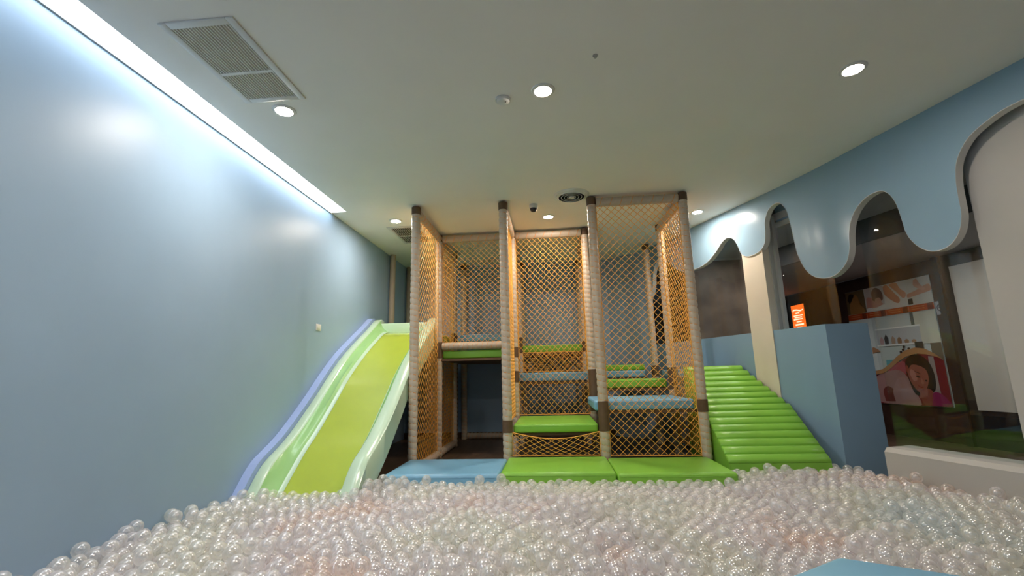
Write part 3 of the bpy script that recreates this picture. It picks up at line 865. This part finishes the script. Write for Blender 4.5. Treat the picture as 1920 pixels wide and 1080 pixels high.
ysb = list(np.linspace(3.47, 6.06, 64))
SX0, SX1 = -2.42, -1.525
def rail_sec(xo, xi, s, skirt=0):
    def f(y):
        z = rz_(y)
        zb = max(min(bz_(y) - .05 - skirt, z - .04), ZF + .003)
        r = .012
        return [(xo, zb), (xo, z - r), (xo + s * r, z), (xi - s * r, z), (xi, z - r), (xi, zb)]
    return f
sweep('rail', ysl, rail_sec(SX0, SX0 + .095, 1), 'slide_rail', True)
sweep('rail', ysl, rail_sec(SX1, SX1 - .135, -1, .16), 'slide_rail', True)
def wall_sec(xo, xi):
    def f(y):
        return [(xo, max(rz_(y) - .012, ZF + .006)), (xo + (xi - xo) * .35, max(bz_(y) + (rz_(y) - bz_(y)) * .40, ZF + .006)), (xo + (xi - xo) * .75, max(bz_(y) + .035, ZF + .005)), (xi, max(bz_(y) + .012, ZF + .005))]
    return f
ysw = list(np.linspace(3.5, 6.06, 64))
sweep('side_wall', ysw, wall_sec(SX0 + .094, SX0 + .20), 'slide_wall')
sweep('side_wall', ysw, wall_sec(SX1 - .134, SX1 - .155), 'slide_wall')
sweep('cove_strip', ysb, lambda y: [(SX0 + .199, bz_(y) + .013), (SX0 + .215, bz_(y) + .006), (SX0 + .24, bz_(y) + .002)], 'slide_rail')
sweep('cove_strip', ysb, lambda y: [(SX1 - .153, bz_(y) + .013), (SX1 - .16, bz_(y) + .006), (SX1 - .17, bz_(y) + .002)], 'slide_rail')
sweep('bed', ysb, lambda y: [(SX0 + .19, bz_(y)), (SX0 + .3, bz_(y) - .006), (-1.97, bz_(y) - .008), (SX1 - .25, bz_(y) - .006), (SX1 - .15, bz_(y))], 'slide_bed')
link('entry_lip', box_me('entry_lip', tuple(Vector((SX0 + .09, 6.055, 1.36)) - SO), tuple(Vector((SX1 - .13, 6.09, 1.545)) - SO), 'slide_rail', .014), sl)
fl = thing('wall_filler', 'periwinkle blue filler strip between the slide rail and the wall', 'panel', (XL + .04, 4.8, ZF))
V, F = [], []
ysf = np.linspace(3.46, 6.10, 70)
for y in ysf:
    z = rz_(y + .04) + .012
    for x, zz in ((XL + .003, ZF), (XL + .003, z), (SX0 - .003, z), (SX0 - .003, ZF)):
        V.append((x - XL - .04, y - 4.8, max(zz, ZF + .01) - ZF if zz != ZF else 0))
for i in range(len(ysf) - 1):
    for k in range(4):
        k2 = (k + 1) % 4
        F.append((4 * i + k, 4 * i + 4 + k, 4 * i + 4 + k2, 4 * i + k2))
nf = len(ysf)
F += [(0, 1, 2, 3), (4 * nf - 1, 4 * nf - 2, 4 * nf - 3, 4 * nf - 4)]
me = mk('board', V, F, 'periwinkle'); 
bm = bmesh.new(); bm.from_mesh(me); bmesh.ops.recalc_face_normals(bm, faces=bm.faces); bm.to_mesh(me); bm.free()
link('board', me, fl)

# ------------------------------------------------------------------ ball pit
D = .08
def free(x, y, pad_=0.0):
    """is the floor at x, y open to balls"""
    h = D / 2 + pad_
    ok = (x > XL + h) & (y > .7)
    ok &= x < np.interp(y, CV[:, 1], CV[:, 0]) - h - .004
    inmid = (x > -1.49 - h) & (x < 1.45 + h)
    ok &= ~(inmid & (y > 4.0 - h))
    ok &= ~((x >= 1.45 + h) & (y > 4.43 - h) & (x < 2.39 + h))
    ok &= ~((x >= 2.39 + h) & (y > 4.56 - h))
    ok &= ~((x <= -1.49 - h) & (y > 3.66))
    dx, dy = x - 1.145, y - 1.635
    ang = np.arctan2(dy, dx) - math.radians(94)
    hexr = .46 * math.cos(PI / 6) / np.cos((ang + PI / 6) % (PI / 3) - PI / 6 + 0) 
    # distance to the hexagon sides
    inside = np.ones_like(x, bool)
    for k in range(6):
        a = math.radians(94 + 30 + 60 * k)
        inside &= (dx * math.cos(a) + dy * math.sin(a)) < .46 * math.cos(PI / 6) + h
    return ok & ~inside
def layer(dens, seed):
    r = np.random.default_rng(seed)
    s = D * dens
    ys_ = np.arange(.6, 4.6, s * .866)
    pts = []
    for j, y in enumerate(ys_):
        xs = np.arange(XL, 3.9, s) + (s / 2 if j % 2 else 0)
        pts.append(np.stack([xs, np.full_like(xs, y)], 1))
    p = np.concatenate(pts)
    p += r.normal(0, D * .30, p.shape)
    p = p[free(p[:, 0], p[:, 1])]
    for it in range(14):
        # cell based repulsion
        cell = D * 1.02
        key = np.floor(p / cell).astype(int)
        order = {}
        for i, (a, b) in enumerate(map(tuple, key)): order.setdefault((a, b), []).append(i)
        I, J = [], []
        for (a, b), L in order.items():
            for da, db in ((0, 0), (1, 0), (0, 1), (1, 1), (1, -1)):
                M = order.get((a + da, b + db))
                if not M: continue
                for i in L:
                    for j in M:
                        if (da, db) != (0, 0) or i < j: I.append(i); J.append(j)
        I, J = np.array(I), np.array(J)
        d = p[J] - p[I]
        dist = np.linalg.norm(d, axis=1) + 1e-9
        ov = np.clip(D * .995 - dist, 0, None)
        mv = d / dist[:, None] * ov[:, None] * .5
        q = p.copy()
        np.add.at(q, I, -mv); np.add.at(q, J, mv)
        good = free(q[:, 0], q[:, 1])
        p = np.where(good[:, None], q, p)
    return p
def rest(p, lower, zlow, base):
    z = np.full(len(p), base)
    for s in range(0, len(p), 400):
        d2 = ((p[s:s + 400, None, :] - lower[None, :, :]) ** 2).sum(-1)
        h = np.where(d2 < D * D, zlow[None, :] + np.sqrt(np.clip(D * D - d2, 0, None)), -9)
        z[s:s + 400] = np.maximum(z[s:s + 400], h.max(1))
    return z
l1 = layer(1.03, 1); z1 = np.full(len(l1), ZF + D / 2 + .005)
l2 = layer(1.05, 2); z2 = rest(l2, l1, z1, ZF + D / 2 + .005) - .012
def third(p):
    f = np.sin(p[:, 0] * 2.1 + 1) * np.sin(p[:, 1] * 2.7 + .4) + .5 * np.sin(p[:, 0] * 5.3 + p[:, 1] * 4.1)
    pr = np.clip(.16 + .30 * f + (2.9 - p[:, 1]) * .22, 0.03, .9)
    return rng.random(len(p)) < pr
l3 = layer(1.12, 3); l3 = l3[third(l3)]
l3 = l3[l3[:, 1] < 4.3]
z3 = rest(l3, l2, z2, ZF + D / 2) - .014
z3 = np.minimum(z3, .03)
keep1 = l1[:, 1] > 1.6
P1 = np.column_stack([l1[keep1], z1[keep1]])
top = np.concatenate([np.column_stack([l2, z2]), np.column_stack([l3, z3])])
# which balls show largest in the picture: project each
rel = top - np.array([0, 0, CAMZ])
depth = rel @ np.array(CF)
sx = 960 + FPX * (rel @ np.array(CR)) / depth
sy = 540 - FPX * (rel @ np.array(CU)) / depth
vis = (depth > .3) & (sx > 8) & (sx < 1912) & (sy < 1072)
# a ball buried under another one is left to the mass
bur = np.zeros(len(top), bool)
for i in range(len(l2)):
    dd = ((l3 - l2[i]) ** 2).sum(1)
    if (dd < (.55 * D) ** 2).any(): bur[i] = True
score = np.where(vis & ~bur, 1 / np.linalg.norm(rel, axis=1), 0)
near = np.argsort(-score)[:300]
mask = np.ones(len(top), bool); mask[near] = False
bm = bmesh.new()
bmesh.ops.create_icosphere(bm, subdivisions=4, radius=D / 2)
ball_me = from_bm('ball_pit_ball', bm, 'clear_ball', True)
for i in near:
    o = link('ball_pit_ball', ball_me, None, tuple(top[i]))
    tag(o, 'clear pearly plastic ball lying near the front of the ball pit', 'ball', 'near clear balls of the ball pit')
bm = bmesh.new()
bmesh.ops.create_icosphere(bm, subdivisions=3, radius=D / 2)
bm.verts.ensure_lookup_table()
BV = np.array([v.co[:] for v in bm.verts]); BF = np.array([[v.index for v in f.verts] for f in bm.faces]); bm.free()
bm = bmesh.new()
bmesh.ops.create_icosphere(bm, subdivisions=2, radius=D / 2)
bm.verts.ensure_lookup_table()
BV2 = np.array([v.co[:] for v in bm.verts]); BF2 = np.array([[v.index for v in f.verts] for f in bm.faces]); bm.free()
parts = []
off = 0
VV, FF = [], []
def add_balls(C, bv, bf):
    global off
    if not len(C): return
    VV.append((C[:, None, :] + bv[None]).reshape(-1, 3))
    FF.append((bf[None] + (np.arange(len(C)) * len(bv))[:, None, None] + off).reshape(-1, 3))
    off += len(C) * len(bv)
rest_ = top[mask]
add_balls(rest_, BV2, BF2)
add_balls(P1, BV2, BF2)
VV = np.concatenate(VV).astype(np.float32); FF = np.concatenate(FF).astype(np.int32)
me = bpy.data.meshes.new('ball_mass')
me.vertices.add(len(VV)); me.vertices.foreach_set('co', VV.ravel())
me.loops.add(FF.size); me.loops.foreach_set('vertex_index', FF.ravel())
me.polygons.add(len(FF)); me.polygons.foreach_set('loop_start', np.arange(0, FF.size, 3, dtype=np.int32))
me.polygons.foreach_set('loop_total', np.full(len(FF), 3, np.int32))
me.polygons.foreach_set('use_smooth', np.ones(len(FF), bool))
me.update(calc_edges=True)
me.materials.append(MATS['clear_ball'])
tag(link('ball_mass', me), 'mass of clear pearly plastic balls filling the pit behind the nearest balls', 'balls', kind='stuff')
print('balls', len(rest_) + len(P1), 'tris', len(FF))
